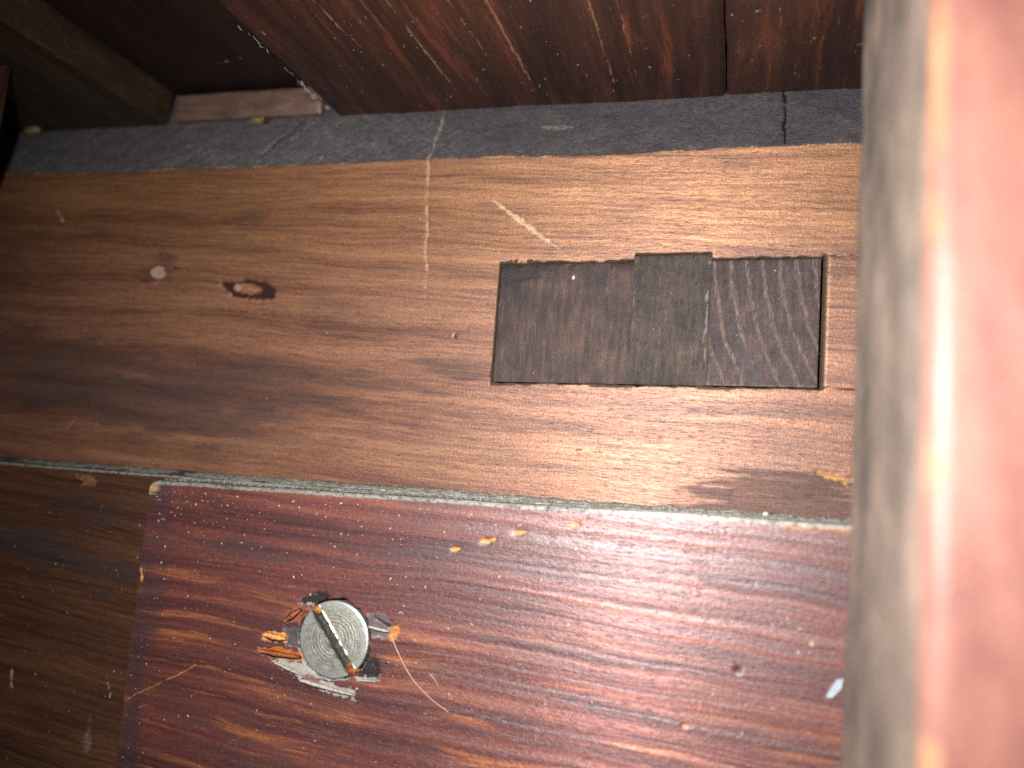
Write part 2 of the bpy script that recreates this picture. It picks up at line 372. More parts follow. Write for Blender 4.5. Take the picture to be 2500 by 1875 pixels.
# --- wear on the grey bevel, tone darker towards the right
bev = ~F
pt.st = np.where(bev, np.maximum(pt.st, (.25 + .95 * ss(-70, -20, Xg)) * (.5 + .7 * fbm(Xg * .25, Zg * .35, 79, 4))), pt.st)
pt.seg((3.6, 52.5), (4.1, 42.6), .17, .22, c=(.012, .008, .008), amt=1, rough=.8, wob=.5, seed=50, dep=.35)
pt.seg((-66.0, 52), (-70.3, 44), .15, .19, c=(.015, .012, .012), amt=.9, rough=.8, wob=.8, seed=51, dep=.3)
pt.seg((-88.5, 52), (-91.5, 44), .06, .08, c=(.02, .016, .016), amt=.7, rough=.8, wob=.8, seed=52, dep=.2)
pt.blob((-26, 47.5), 2.6, .45, (.20, .16, .13), .6, edge=.6, seed=53)
for k in range(70):
    a = -112 + rng.random() * 72; b = 43 + rng.random() * 8.5
    pt.blob((a, b), .18 + .4 * rng.random(), .12 + .25 * rng.random(), (.22, .185, .165), .35 + .45 * rng.random(), edge=.5, ns=2.5, seed=int(60 + k))
pt.poly([(-75.5, 52.6), (-72.0, 52.6), (-72.4, 51.5), (-74.3, 51.3)], (.03, .022, .012), 1, seed=54, dep=.9)
pt.h += np.where(bev, (fbm(Xg * .8, Zg * .8, 75, 4) - .5) * .35, 0)
pt.h += np.where(F, (fbm(Xg * .02, Zg * .25, 76) - .5) * .12, 0)
Yg = Yg + pt.h * np.where(F, 1, .87)
Zp = Zp - np.where(bev, pt.h * .5, 0)
# bevel edge wanders, mortise sits a touch askew
Zp = Zp + (fbm(Xg * .05, Xg * 0, 77) - .5) * .7 * ss(36, 42.2, Zg)
wgt = ss(40, 30, Zp) * ss(-2, 9, Zp)
Zp = Zp + wgt * .0225 * (np.clip(Xg, -40, 20) + 11) + .45 * wgt * 0
edge_noise = (fbm(Xg * .3, Zg * .3, 80, 2) - .5) * .4 + .09 * jit * (Zg > 20) + .07 * jit2 * (Zg < 20)
nearm = ss(.9, 0, np.abs(Zg - MZ1)) * ((Xg > MX0 - 1) & (Xg < MX1 + 1)) + ss(.9, 0, np.abs(Zg - MZ0)) * ((Xg > MX0 - 1) & (Xg < MX1 + 1))
Zp = Zp + edge_noise * np.clip(nearm, 0, 1)
xc = (xs[:-1] + xs[1:]) / 2; zc = (prof[:-1, 1] + prof[1:, 1]) / 2
hole = ((xc[:, None] > MX0) & (xc[:, None] < MX1) & (zc[None] > MZ0) & (zc[None] < MZ1)) | \
       ((xc[:, None] > -13.6) & (xc[:, None] < -4.0) & (zc[None] > MZ1 - .1) & (zc[None] < 28.65))
fm = np.repeat((prof[1:, 2] == 1)[None, :].astype(int), len(xs) - 1, 0)
RAILCOL = [(.15, (.042, .016, .012)), (.38, (.115, .046, .025)), (.60, (.188, .083, .045)), (.88, (.262, .128, .072))]
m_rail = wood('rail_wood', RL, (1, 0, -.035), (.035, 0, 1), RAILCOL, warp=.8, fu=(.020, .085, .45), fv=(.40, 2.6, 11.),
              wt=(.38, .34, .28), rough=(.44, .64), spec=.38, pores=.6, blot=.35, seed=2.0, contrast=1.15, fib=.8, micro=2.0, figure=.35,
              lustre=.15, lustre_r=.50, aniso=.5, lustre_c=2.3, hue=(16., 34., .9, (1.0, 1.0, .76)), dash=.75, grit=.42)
m_bevel = wood('bevel_raw_wood', RL, (1, 0, -.03), (0, .5, .866), [(.2, (.048, .042, .044)), (.5, (.105, .093, .096)), (.8, (.185, .165, .162))],
               warp=.5, fu=(.25, 1.1, 3.2), fv=(.30, 1.2, 3.4), wt=(.25, .35, .40), rough=(.6, .85), spec=.3, pores=.35, blot=.5, blot_c=(.07, .055, .045), seed=5.0, micro=1.6, fib=1.2, lustre=0.0, relief=.00022, grit=.5)
def back(y):
    def f(p): p[:, 1] = y; return p
    return f
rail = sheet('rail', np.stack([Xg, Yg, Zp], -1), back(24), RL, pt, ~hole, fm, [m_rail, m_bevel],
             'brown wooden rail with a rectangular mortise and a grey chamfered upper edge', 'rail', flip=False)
# mortise walls: a sleeve of faces behind the opening, part of the rail
def sleeve():
    P = np.stack([Xg, Yg, Zp], -1)
    i0 = int(np.argmin(abs(xs - MX0))); i1 = int(np.argmin(abs(xs - MX1))); a = int(np.argmin(abs(xs + 13.6))); b = int(np.argmin(abs(xs + 4.0)))
    zz = prof[:, 1]; j0 = int(np.argmin(abs(zz - MZ0))); j1 = int(np.argmin(abs(zz - MZ1))); j2 = int(np.argmin(abs(zz - 28.65)))
    path = [(i, j0) for i in range(i0, i1)] + [(i1, j) for j in range(j0, j1)] + [(i, j1) for i in range(i1, b, -1)] + [(b, j) for j in range(j1, j2)] + \
           [(i, j2) for i in range(b, a, -1)] + [(a, j) for j in range(j2, j1, -1)] + [(i, j1) for i in range(a, i0, -1)] + [(i0, j) for j in range(j1, j0, -1)]
    f = np.array([P[i, j] for i, j in path]); n = len(f); bk = f.copy(); bk[:, 1] = 14
    v = f.tolist() + bk.tolist(); fc = [[i, (i + 1) % n, n + (i + 1) % n, n + i] for i in range(n)] + [[n + i for i in range(n)]]
    return mesh('mortise_wall', v, fc, RL)
m_mort = plain('mortise_cut_wood', (.10, .065, .03), .85, .2, .5, 2.0, .8, loc=RL)
link('mortise_wall', sleeve(), m_mort, RL, rail)

# ================================================================== TENON, WEDGE
def endgrain(name, loc, cols, ring=None, vert=1.0, seed=0.0, ang=0.0, rings_amt=.5, cols_r=(.12, .085, .075)):
    g = NT(name); P = g.coords(loc)
    sx = g.n.new('ShaderNodeSeparateXYZ'); g.lk(P, sx.inputs[0]); x, z = sx.outputs[0], sx.outputs[2]
    xr = g.add(x, g.mul(z, ang))
    a = g.noise(g.xyz(g.mul(xr, 1.5), g.mul(z, .22), seed), 1, 4, .65)
    b = g.noise(g.xyz(g.mul(xr, 4.5), g.mul(z, .9), seed + 3), 1, 3, .65)
    l = g.noise(g.xyz(g.mul(x, .12), g.mul(z, .16), seed + 6), 1, 3, .6)
    mi = g.noise(P, 4.0, 3, .7)
    t = g.add(g.add(g.mul(a, .34), g.mul(b, .22)), g.add(g.mul(l, .34), g.mul(mi, .10)))
    t = g.mad(g.add(t, -.5), 3.2, .5)
    c = g.ramp(t, [(p_, tuple(.74 * q_ for q_ in c_)) for p_, c_ in cols])
    h = g.add(g.mul(b, .5 * vert), g.mul(mi, .6))
    if ring:
        cx, cz, per = ring
        dx = g.add(x, -cx); dz = g.add(z, -cz)
        rr = g.math('SQRT', g.add(g.mul(dx, dx), g.mul(dz, dz)))
        rr = g.mad(g.add(l, -.5), 1.6, rr)
        s = g.math('SINE', g.mul(rr, 6.283 / per))
        rm = g.mul(g.step(s, .45, 1.0), g.step(b, .25, .65))
        c = g.mix(g.mul(rm, rings_amt), c, cols_r); h = g.mad(rm, .3, h)
    wa = g.attr('wear')
    c = g.mix(g.mul(wa.outputs['Alpha'], g.step(b, .15, .6)), c, wa.outputs['Color'])
    c = g.mix(1.0, c, g.ramp(mi, [(.25, (.6, .6, .6)), (.75, (1.35, 1.35, 1.35))]), 'MULTIPLY')
    g.bsdf(c, g.mad(b, .3, .5), g.bump(h, .0002), spec=.3)
    return g.m
TN = (-11, 0.4, 12)
ten = tag(empty('tenon', TN), 'dark end grain of the through tenon filling the mortise', 'tenon')
def zt(x, top): return (MZ1 if top else MZ0) + .0225 * (x + 11)
def block_face(name, x0, x1, y, gapz, mat, parent, paintf, hf=None, loc=TN, top_add=0., x_top=0.0, label=None, cat=None, depth=10):
    xx = lines(x0, x1, .25); tt = np.linspace(0, 1, 64)
    Xb = np.repeat(xx[:, None], 64, 1); tb = np.repeat(tt[None], len(xx), 0)
    z0 = zt(Xb, 0) + gapz; z1 = zt(Xb, 1) - gapz + top_add
    Zb = z0 + (z1 - z0) * tb
    Xs = Xb + x_top * tb
    p = Paint(Xb, Zb)
    paintf(p)
    e = np.minimum.reduce([Xb - x0, x1 - Xb, Zb - z0, z1 - Zb])
    Yb = y + p.h + .09 * ss(.3, 0, e) + (fbm(Xb * .7, Zb * .4, 91) - .5) * .12
    if hf is not None: Yb = Yb + hf(Xb, Zb)
    return sheet(name, np.stack([Xs, Yb, Zb], -1), back(y + depth), loc, p, None, None, [mat], label, cat, parent=parent)
EGL = [(.1, (.012, .009, .010)), (.4, (.032, .020, .017)), (.65, (.066, .037, .028)), (.9, (.125, .070, .048))]
EGR = [(.1, (.016, .011, .012)), (.45, (.044, .027, .025)), (.7, (.074, .046, .042)), (.95, (.12, .078, .068))]
EGW = [(.1, (.010, .008, .008)), (.42, (.028, .019, .0165)), (.68, (.054, .036, .028)), (.92, (.098, .066, .046))]
def pl(p):
    p.blob((-29.3, 26.3), 3.4, 1.5, (.014, .010, .010), .95, seed=5, edge=.8, dep=.15)  # dark corner painted in for the shade under the mortise edge
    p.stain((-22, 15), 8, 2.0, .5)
    p.put(ss(1.2, .1, zt(p.u, 1) - p.v) * ss(.25, .6, fbm(p.u * .5, p.v, 8)) * .9, (.016, .011, .010), .2)  # painted shadow of the mortise's top edge on the tenon
    p.blob((-21.3, 25.6), .2, .22, (.75, .72, .68), 1, seed=9, edge=.1)
def pr(p):
    p.seg((-2.6, 27.5), (-1.5, 20), .10, .10, (.02, .016, .016), 1, seed=6, dep=.25)
    p.seg((-1.5, 20), (2.5, 12.2), .18, .5, (.030, .030, .034), .8, seed=7, wob=.2)
    p.put(ss(.5, .05, p.v - zt(p.u, 0)) * ss(.3, .6, vn(p.u * 1.4, p.v, 12)) * .8, (.14, .10, .045))
def pw(p):
    p.seg((-4.3, 28), (-4.6, 12), .14, .10, (.16, .13, .13), .75, seed=8, patchy=.35, rough=1)
    p.seg((-13.2, 27), (-13.4, 20), .08, .06, (.14, .12, .12), .6, seed=9, patchy=.45)
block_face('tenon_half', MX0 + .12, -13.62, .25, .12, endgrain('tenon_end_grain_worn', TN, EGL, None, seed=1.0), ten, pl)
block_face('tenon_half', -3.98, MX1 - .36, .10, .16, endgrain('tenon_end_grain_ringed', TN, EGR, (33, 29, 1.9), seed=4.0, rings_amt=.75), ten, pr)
block_face('wedge', -13.6, -4.0, .12, .10, endgrain('wedge_end_grain', TN, EGW, (-20, -14, 3.1), seed=8.0, rings_amt=.35, cols_r=(.075, .055, .034)), None, pw, top_add=.75,
           label='dark wooden wedge driven into the middle of the tenon', cat='wedge', loc=(-8.8, 0, 12))

# ================================================================== LOWER PANEL (left, behind the batten)
PL = (-60, -4, -60)
xs2 = lines(-190, 70, 2.0, [(-112, -70, .3), (-70, 16, .8)])
pf = [(-4, z) for z in lines(-62, -4.4, 2, [(-50, -4.4, .3)])]
for a in np.linspace(0, math.pi / 2 * .86, 8)[1:]: pf.append((-4 + .45 * (1 - math.cos(a)), -4.4 + .45 * math.sin(a)))
for t in np.linspace(0, 1, 8)[1:]: pf.append((-3.6 + 3.4 * t, -3.96 + .71 * t))
pf = np.array(pf)
X2 = np.repeat(xs2[:, None], len(pf), 1); Y2 = np.repeat(pf[None, :, 0], len(xs2), 0); Z2 = np.repeat(pf[None, :, 1], len(xs2), 0)
p2 = Paint(X2, Z2)
p2.stain((-95, -15.6), 9, 2.6, .95, ang=-.12, seed=3); p2.stain((-84, -17.5), 8, 1.2, .7, ang=-.1, seed=4)
p2.stain((-90, -9.0), 10, 1.8, .5, ang=-.1, seed=5); p2.stain((-84, -21), 2.0, .8, .5, seed=6)
p2.poly([(-91.5, -4.8), (-87.5, -5.2), (-86.8, -6.2), (-89.6, -6.4), (-90.6, -5.8)], (.20, .09, .04), .8, seed=7, edge=.6)
p2.seg((-97.6, -32.8), (-97.1, -35.4), .32, .2, (.45, .33, .20), .9, seed=8)
p2.seg((-81.2, -32.0), (-80.3, -35.0), .13, .1, (.42, .30, .18), .9, seed=9)
p2.seg((-83.4, -36.8), (-83.2, -39.0), .4, .55, (.12, .09, .08), .5, seed=10)
p2.seg((-83.2, -39.0), (-83.2, -42.0), .7, .7, (.16, .125, .11), .6, seed=11, rough=.9)
for k in range(46):
    a = -104 + rng.random() * 28; b = -6 - rng.random() * 42
    p2.blob((a, b), .10 + .16 * rng.random(), .10 + .2 * rng.random(), (.20, .16, .14), .35 + .4 * rng.random(), edge=.6, ns=3, seed=100 + k)
Y2 = Y2 + (fbm(X2 * .03, Z2 * .3, 81) - .5) * .12
Z2 = Z2 + .0065 * (X2 + 110) + (fbm(X2 * .2, X2 * 0, 82) - .5) * .15 * (Z2 > -6)
PANCOL = [(.15, (.020, .008, .005)), (.45, (.060, .023, .011)), (.7, (.105, .043, .019)), (.92, (.160, .072, .030))]
m_pan = wood('panel_wood', PL, (1, 0, -.075), (.075, 0, 1), PANCOL, warp=1.2, fu=(.022, .05, .35), fv=(.5, 2.6, 10), wt=(.35, .40, .25), rough=(.35, .55),
             pores=.4, blot=.45, seed=11.0, contrast=1.2, stain_c=(.010, .010, .013), dust_up=.9, ridge=.4, ridge_p=1.2)
sheet('lower_panel', np.stack([X2, Y2, Z2], -1), back(-.12), PL, p2, None, None, [m_pan], 'dark brown panel below the rail with a dusty upper edge', 'panel')

# ================================================================== BATTEN with screw
BL = (-30, -9, -60)
SX, SZ = -45.55, -21.25                        # screw centre
xs3 = lines(-74.15, 70, 2.0, [(-74.15, 18, .3), (-54, -29, .14)])
pf = [(-9, z) for z in lines(-62, -5.1, 2, [(-48, -5.1, .3), (-29, -14, .14)])]
for a in np.linspace(0, math.pi / 2 * .9, 9)[1:]: pf.append((-9 + .8 * (1 - math.cos(a)), -5.1 + .8 * math.sin(a)))
for t in np.linspace(0, 1, 9)[1:]: pf.append((-8.3 + 4.15 * t, -4.31 + .12 * t))
pf = np.array(pf)
X3 = np.repeat(xs3[:, None], len(pf), 1); Y3 = np.repeat(pf[None, :, 0], len(xs3), 0); Z3 = np.repeat(pf[None, :, 1], len(xs3), 0)
sh = .0206 * (X3 + 74) * ss(-48, -6, Z3)
p3 = Paint(X3, Z3 + sh)
BARE = (.60, .25, .06); DKOR = (.40, .11, .015); FILL = (.33, .31, .27); PIT = (.016, .012, .012)
# torn and chipped wood round the screw
def S(px, py): return (px, py)
p3.poly([(-55.2, -21.6), (-52.9, -21.2), (-51.6, -21.4), (-51.7, -22.4), (-53.2, -22.6), (-55.0, -22.5)], BARE, .95, seed=5, soft=.24, dep=0.10)
p3.poly([(-55.6, -23.6), (-53.0, -23.0), (-49.2, -23.3), (-49.0, -24.3), (-52.0, -24.5), (-55.3, -24.2)], DKOR, .95, seed=6, soft=.24, dep=0.12)
p3.poly([(-52.6, -18.9), (-50.3, -17.6), (-50.0, -19.6), (-52.2, -20.3)], (.26, .07, .035), .8, seed=7, soft=.24, dep=0.08)
p3.poly([(-52.3, -20.5), (-50.1, -20.3), (-50.0, -22.9), (-51.6, -23.0), (-52.0, -21.8)], (.07, .065, .065), .85, seed=8, soft=.24, dep=0.14)
p3.poly([(-50.8, -17.5), (-48.3, -15.9), (-46.5, -16.3), (-49.0, -17.8)], PIT, .95, seed=9, soft=.24, dep=0.20)
p3.poly([(-54.0, -24.6), (-49.6, -24.4), (-45.6, -26.4), (-42.0, -26.6), (-41.9, -27.7), (-46.0, -27.6), (-49.6, -26.4)], FILL, .9, seed=10, soft=.24, dep=0.05, edge=.35)
p3.poly([(-48.7, -25.6), (-46.5, -26.0), (-47, -26.8), (-49.2, -26.4)], (.14, .03, .02), .8, seed=11, soft=.24)
p3.poly([(-41.6, -17.8), (-39.6, -17.2), (-37.9, -18.6), (-38.6, -20.2), (-41.4, -20.4)], (.10, .075, .08), .85, seed=12, soft=.24, dep=0.14)
p3.seg((-40.6, -18.0), (-37.6, -19.3), .22, .3, PIT, .9, seed=13, dep=0.08)
p3.poly([(-38.6, -19.0), (-37.4, -18.7), (-37.4, -20.4), (-38.5, -20.6)], (.42, .17, .04), .9, seed=14, soft=.24)
p3.poly([(-41.5, -22.8), (-40.0, -22.6), (-39.2, -24.2), (-39.6, -25.2), (-42.4, -25.3)], PIT, .9, seed=15, soft=.24, dep=0.18)
p3.seg((-42.2, -25.5), (-39.2, -25.2), .10, .14, FILL, .8, seed=16)
# old scratches
p3.seg((-74, -32.4), (-63.6, -26.4), .16, .12, (.36, .14, .04), .75, seed=17, patchy=.2)
p3.seg((-59.0, -35.4), (-52.0, -31.5), .10, .10, (.30, .12, .05), .55, seed=18)
p3.seg((-63.4, -26.1), (-61.0, -27.0), .1, .08, (.30, .14, .06), .6, seed=19)
for a, b, r_ in ((-31.1, -9.2, .7), (-27.0, -7.8, 1.1), (-23.5, -6.6, .9), (-17.4, -5.2, .7), (-27.6, -8.0, .7), (-4, -25.0, .5)):
    p3.blob((a, b), r_, .28, (.55, .23, .05), .95, ang=.25, edge=.4, seed=int(30 + a), dep=.1)
p3.blob((1.0, -18.6), .3, .45, (.03, .015, .012), .95, edge=.3, seed=50, dep=.2)
p3.blob((8.2, -15.0), .3, .3, (.35, .28, .2), .9, edge=.3, seed=51)
for k in range(60):                       # lighter pits and grime spots
    a = -73 + rng.random() * 60; b = -6 - rng.random() ** 1.4 * 34
    p3.blob((a, b), .08 + .12 * rng.random(), .08 + .14 * rng.random(), (.32, .27, .25), .4 + .4 * rng.random(), edge=.6, ns=3, seed=200 + k)
# bare worn wood on the top-left corner and arris
p3.put(ss(2.4, .6, np.hypot(X3 + 74.1, (Z3 + 4.6) * .9)) * .85, (.34, .21, .12))
p3.seg((-74.1, -15.8), (-73.8, -17.6), .35, .2, (.55, .28, .07), .9, seed=60)
p3.seg((4.5, -3.6 + .4), (13, -3.3), .45, .5, (.40, .19, .06), .55, seed=61, patchy=.3)
p3.stain((-60, -12), 7, 1.6, .6, seed=62); p3.stain((-72.5, -25), 1.8, 24, .8, ang=0, seed=63, ns=(.4, .1)); p3.stain((-35, -10), 8, 1.1, .55, ang=.1, seed=64)
p3.stain((-62, -33), 2.5, .9, .6, seed=65); p3.stain((-50, -37), 9, 1.3, .55, ang=-.08, seed=66); p3.stain((6, -10), 9, 1.0, .35, ang=-.04, seed=67)
rr = np.hypot(X3 - SX, Z3 + sh - SZ)
rim = 4.55 + (fbm(X3 * 1.1, Z3 * 1.1, 83) - .5) * 1.1
p3.h += ss(rim + .25, rim - .15, rr) * 1.9
p3.put(ss(rim + .35, rim, rr) * .9, PIT)
Y3 = Y3 + np.where(Z3 < -4.8, p3.h, 0) + (fbm(X3 * .02, Z3 * .22, 84) - .5) * .16
cz = (Z3 > -6.4) & (X3 < -72.9)                 # eased top-left corner
cd = np.hypot(X3 + 72.9, Z3 + 5.45); k = np.where(cz & (cd > 1.2) & (Z3 > -5.45), 1.2 / np.maximum(cd, 1e-6), 1)
X3b = np.where(cz & (Z3 > -5.45), -72.9 + (X3 + 72.9) * k, X3); Z3b = np.where(cz & (Z3 > -5.45), -5.45 + (Z3 + 5.45) * k, Z3)
X3b = X3b + np.where(X3 < -73.7, (fbm(Z3 * .9, Z3 * 0, 85) - .5) * .45, 0)
Z3b = Z3b + sh + (fbm(X3 * .15, X3 * 0, 86) - .5) * .15 * (Z3 > -6)
BATCOL = [(.12, (.023, .010, .013)), (.40, (.072, .021, .020)), (.66, (.140, .040, .029)), (.92, (.255, .083, .042))]
m_bat = wood('batten_varnished_wood', BL, (1, 0, -.040), (.040, 0, 1), BATCOL, warp=1.3, fu=(.018, .05, .35), fv=(.45, 2.0, 9.), wt=(.4, .36, .24), rough=(.34, .55),
             spec=.45, coat=.42, coat_r=.42, lustre=.20, lustre_r=.50, aniso=.70, ridge=3.4, mi_s=2.1, ridge_p=2.2, pores=.35, blot=.4, blot_c=(.028, .018, .024), seed=17.0, contrast=1.1,
             orange=((.34, .112, .036), .525, .71, .05, .75), dust_up=.9, micro=1.5, orange_v=(-14., -30.))
batten = sheet('batten', np.stack([X3b, Y3, Z3b], -1), back(-4.15), BL, p3, None, None, [m_bat],
               'reddish-purple varnished batten screwed across the front, chipped round the screw', 'batten')
# splinters standing up from the chipped wood
def splinter(p0, p1, w, mat, lift=.25):
    p0 = np.array(p0, float); p1 = np.array(p1, float); e = (p1 - p0) / np.linalg.norm(p1 - p0); n = np.array([-e[1], e[0]])
    vs = []; N = 7
    for i in range(N):
        t = i / (N - 1); c = p0 + (p1 - p0) * t; ww = w * (.35 + .9 * math.sin(math.pi * (.15 + .8 * t))) * (.8 + .4 * random.random())
        y = -9.02 - lift * math.sin(math.pi * t * .9)
        for s_, dy in ((-1, .04), (0, -.07), (1, .02)):
            q = c + n * ww * s_; vs.append((q[0], y + dy, q[1]))
    fc = [[i * 3 + k, i * 3 + k + 1, i * 3 + k + 4, i * 3 + k + 3] for i in range(N - 1) for k in range(2)]
    fc += [[i * 3 + 2, i * 3, i * 3 + 3, i * 3 + 5] for i in range(N - 1)] + [[0, 1, 2], [N * 3 - 1, N * 3 - 2, N * 3 - 3]]
    loc = (p0[0], -9, p0[1])
    me = mesh('splinter', vs, fc, loc, [True] * len(fc)); return link('splinter', me, mat, loc, batten)
m_sp1 = plain('splinter_bare_wood', (.55, .24, .07), .6, .4, .4, 3.0, .5)
m_sp2 = plain('splinter_dark_wood', (.22, .06, .02), .4, .5, .5, 3.0, .5)
m_sp3 = plain('splinter_grey_wood', (.33, .30, .26), .8, .3, .3, 3.0, .6)
splinter((-55.0, -21.9), (-51.8, -22.0), .42, m_sp1); splinter((-55.3, -23.9), (-49.6, -23.9), .36, m_sp2)
splinter((-52.4, -20.0), (-50.2, -18.2), .30, m_sp2); splinter((-49.5, -26.6), (-42.1, -27.3), .30, m_sp3, .15)
splinter((-53.2, -25.0), (-49.0, -26.0), .22, m_sp3, .12); splinter((-41.2, -19.3), (-38.4, -19.5), .20, m_sp3, .15)
splinter((-41.9, -25.5), (-39.4, -25.3), .12, m_sp3, .12)

# ================================================================== SCREW
SC = (SX, -9, SZ)
screw = tag(empty('screw', SC), 'steel slotted screw with a round flat head in the batten', 'screw')
R_ = 4.55; SW = .52; ang = math.atan2(-24.88 + 18.16, -42.82 + 48.29)
ca, sa = math.cos(ang), math.sin(ang)
def sc_pt(a, b, y): return (SX + a * ca - b * sa, y, SZ + a * sa + b * ca)
YH = -9.25
hv, hf, hs, wallf = [], [], [], []
NA, NB = 72, 22
for side in (1, -1):
    base = len(hv); aa = math.sqrt(R_ ** 2 - SW ** 2)
    for i in range(NA + 1):
        a = -aa * math.cos(math.pi * i / NA); bm = math.sqrt(max(R_ ** 2 - a * a, SW ** 2))
        for j in range(NB + 1):
            t = j / NB
            w_ = SW + .05 * float(vn(a * 2.1, side * 3.0, 5)) + .03 * math.sin(a * 3 + side)
            b = w_ + (max(bm, w_) - w_) * (t ** 1.0); r = math.hypot(a, b)
            e = R_ - r
            y = YH + .05 * (r / R_) ** 2 + .14 * max(0, 1 - e / .14) ** 2 * (1 if e < .14 else 0)
            y -= .11 * math.exp(-((b - SW) / .09) ** 2) * max(0, 2.4 * float(vn(a * 2.3, side * 2.0, 9)) - .7)      # burr along the slot
            hv.append(sc_pt(a, b * side, y))
    for i in range(NA):
        for j in range(NB):
            q = [base + i * (NB + 1) + j, base + (i + 1) * (NB + 1) + j, base + (i + 1) * (NB + 1) + j + 1, base + i * (NB + 1) + j + 1]
            hf.append(q if side == 1 else q[::-1]); hs.append(True)
    # skirt and slot wall
    for rowj, tgt in ((NB, 1.6), (0, .78)):
        b0 = len(hv)
        for i in range(NA + 1):
            x, y, z = hv[base + i * (NB + 1) + rowj]; hv.append((x, y, z)); 
            if rowj == NB: hv.append((SX + (x - SX) * .97, YH + tgt, SZ + (z - SZ) * .97))
            else: hv.append((x, YH + tgt, z))
        for i in range(NA):
            q = [b0 + 2 * i, b0 + 2 * i + 2, b0 + 2 * i + 3, b0 + 2 * i + 1]; flip = (side == 1) == (rowj == 0)
            hf.append(q[::-1] if flip else q); hs.append(rowj == NB); wallf.append(len(hf) - 1) if rowj == 0 else None
def screw_metal():
    g = NT('screw_steel'); P = g.coords(SC)
    sx = g.n.new('ShaderNodeSeparateXYZ'); g.lk(P, sx.inputs[0])
    dx = g.add(sx.outputs[0], -SX); dz = g.add(sx.outputs[2], -SZ)
    r = g.math('SQRT', g.add(g.mul(dx, dx), g.mul(dz, dz)))
    n0 = g.noise(P, .8, 3); r2 = g.mad(n0, .12, r)
    rings = g.noise(g.xyz(g.mul(r2, 4.2), 0.0, 3.0), 1, 3, .6); rings2 = g.math('SINE', g.mul(r2, 15.0))
    n1 = g.noise(P, 1.2, 4, .65); n2 = g.noise(P, 5.0, 3, .7)
    c = g.mix(g.step(n1, .35, .7), (.30, .275, .215), (.47, .47, .43))
    c = g.mix(g.mul(g.step(r, 3.2, 4.4), .55), c, (.45, .48, .45))
    c = g.mix(g.mul(g.step(g.noise(P, 1.7, 4, .7), .62, .72), .7), c, (.20, .09, .03))
    h = g.add(g.mul(rings, .22), g.add(g.mul(rings2, g.mul(g.mul(g.step(r, 3.8, 2.6), g.step(r, .3, 1.6)), .034)), g.mul(n2, .26)))
    g.bsdf(c, g.mad(n2, .22, .34), g.bump(h, .00016), spec=.5, metal=.82)
    return g.m
m_scr = screw_metal()
hm = [1 if i in set(wallf) else 0 for i in range(len(hf))]
m_slot = plain('slot_dull_steel', (.055, .050, .042), .8, .25, .6, 2.5, 1.0)
link('head', mesh('head', hv, hf, SC, hs, hm), [m_scr, m_slot], SC, screw)
fv_, ff_ = [], []
for i in range(25):
    a = -R_ * .985 + 2 * R_ * .985 * i / 24
    for b in (-.58, -.2, .2, .58): fv_.append(sc_pt(a, b, YH + .72 + .06 * random.random()))
for i in range(24):
    for k_ in range(3): ff_.append([i * 4 + k_, (i + 1) * 4 + k_, (i + 1) * 4 + k_ + 1, i * 4 + k_ + 1])
link('slot_floor', mesh('slot_floor', fv_, ff_, SC, [True] * len(ff_)), m_slot, SC, screw)
def lump(name, c, rx, ry, rz, mat, parent, seed, sub=3, amp=.35):
    bm = bmesh.new(); bmesh.ops.create_icosphere(bm, subdivisions=sub, radius=1)
    for v in bm.verts:
        k_ = 1 + amp * (float(fbm(v.co.x * 1.8 + seed, v.co.z * 1.8 + v.co.y, seed)) - .5) * 2
        v.co = Vector((v.co.x * rx * k_, v.co.y * ry * k_, v.co.z * rz * k_)) * MM
    me = bpy.data.meshes.new(name); bm.to_mesh(me); bm.free()
    me.polygons.foreach_set('use_smooth', [True] * len(me.polygons))
    return link(name, me, mat, c, parent)
m_rust = plain('rust', (.36, .14, .035), .85, .2, .6, 2.5, 1.0, c2=(.50, .24, .07))
m_rust2 = plain('dark_rust', (.20, .06, .022), .8, .2, .6, 2.5, 1.0, c2=(.34, .12, .04))
a0 = sc_pt(-4.15, 0, YH + .25); a1 = sc_pt(4.2, .05, YH + .12); a2 = sc_pt(3.5, .1, YH + .45)
for nm, c_, r_, mt, sd in (('rust_crust', a0, (.55, .22, .48), m_rust, 3), ('rust_crust', a1, (.85, .25, .5), m_rust2, 5), ('rust_crust', a2, (.36, .22, .55), m_rust2, 8)):
    lump(nm, c_, *r_, mt, screw, sd, amp=.95)
# shank
bm = bmesh.new(); bmesh.ops.create_cone(bm, cap_ends=True, segments=20, radius1=2.2 * MM, radius2=1.6 * MM, depth=9 * MM, matrix=Matrix.Rotation(math.pi / 2, 4, 'X'))
me = bpy.data.meshes.new('shank'); bm.to_mesh(me); bm.free()
link('shank', me, m_scr, (SX, YH + 6.1, SZ), screw)

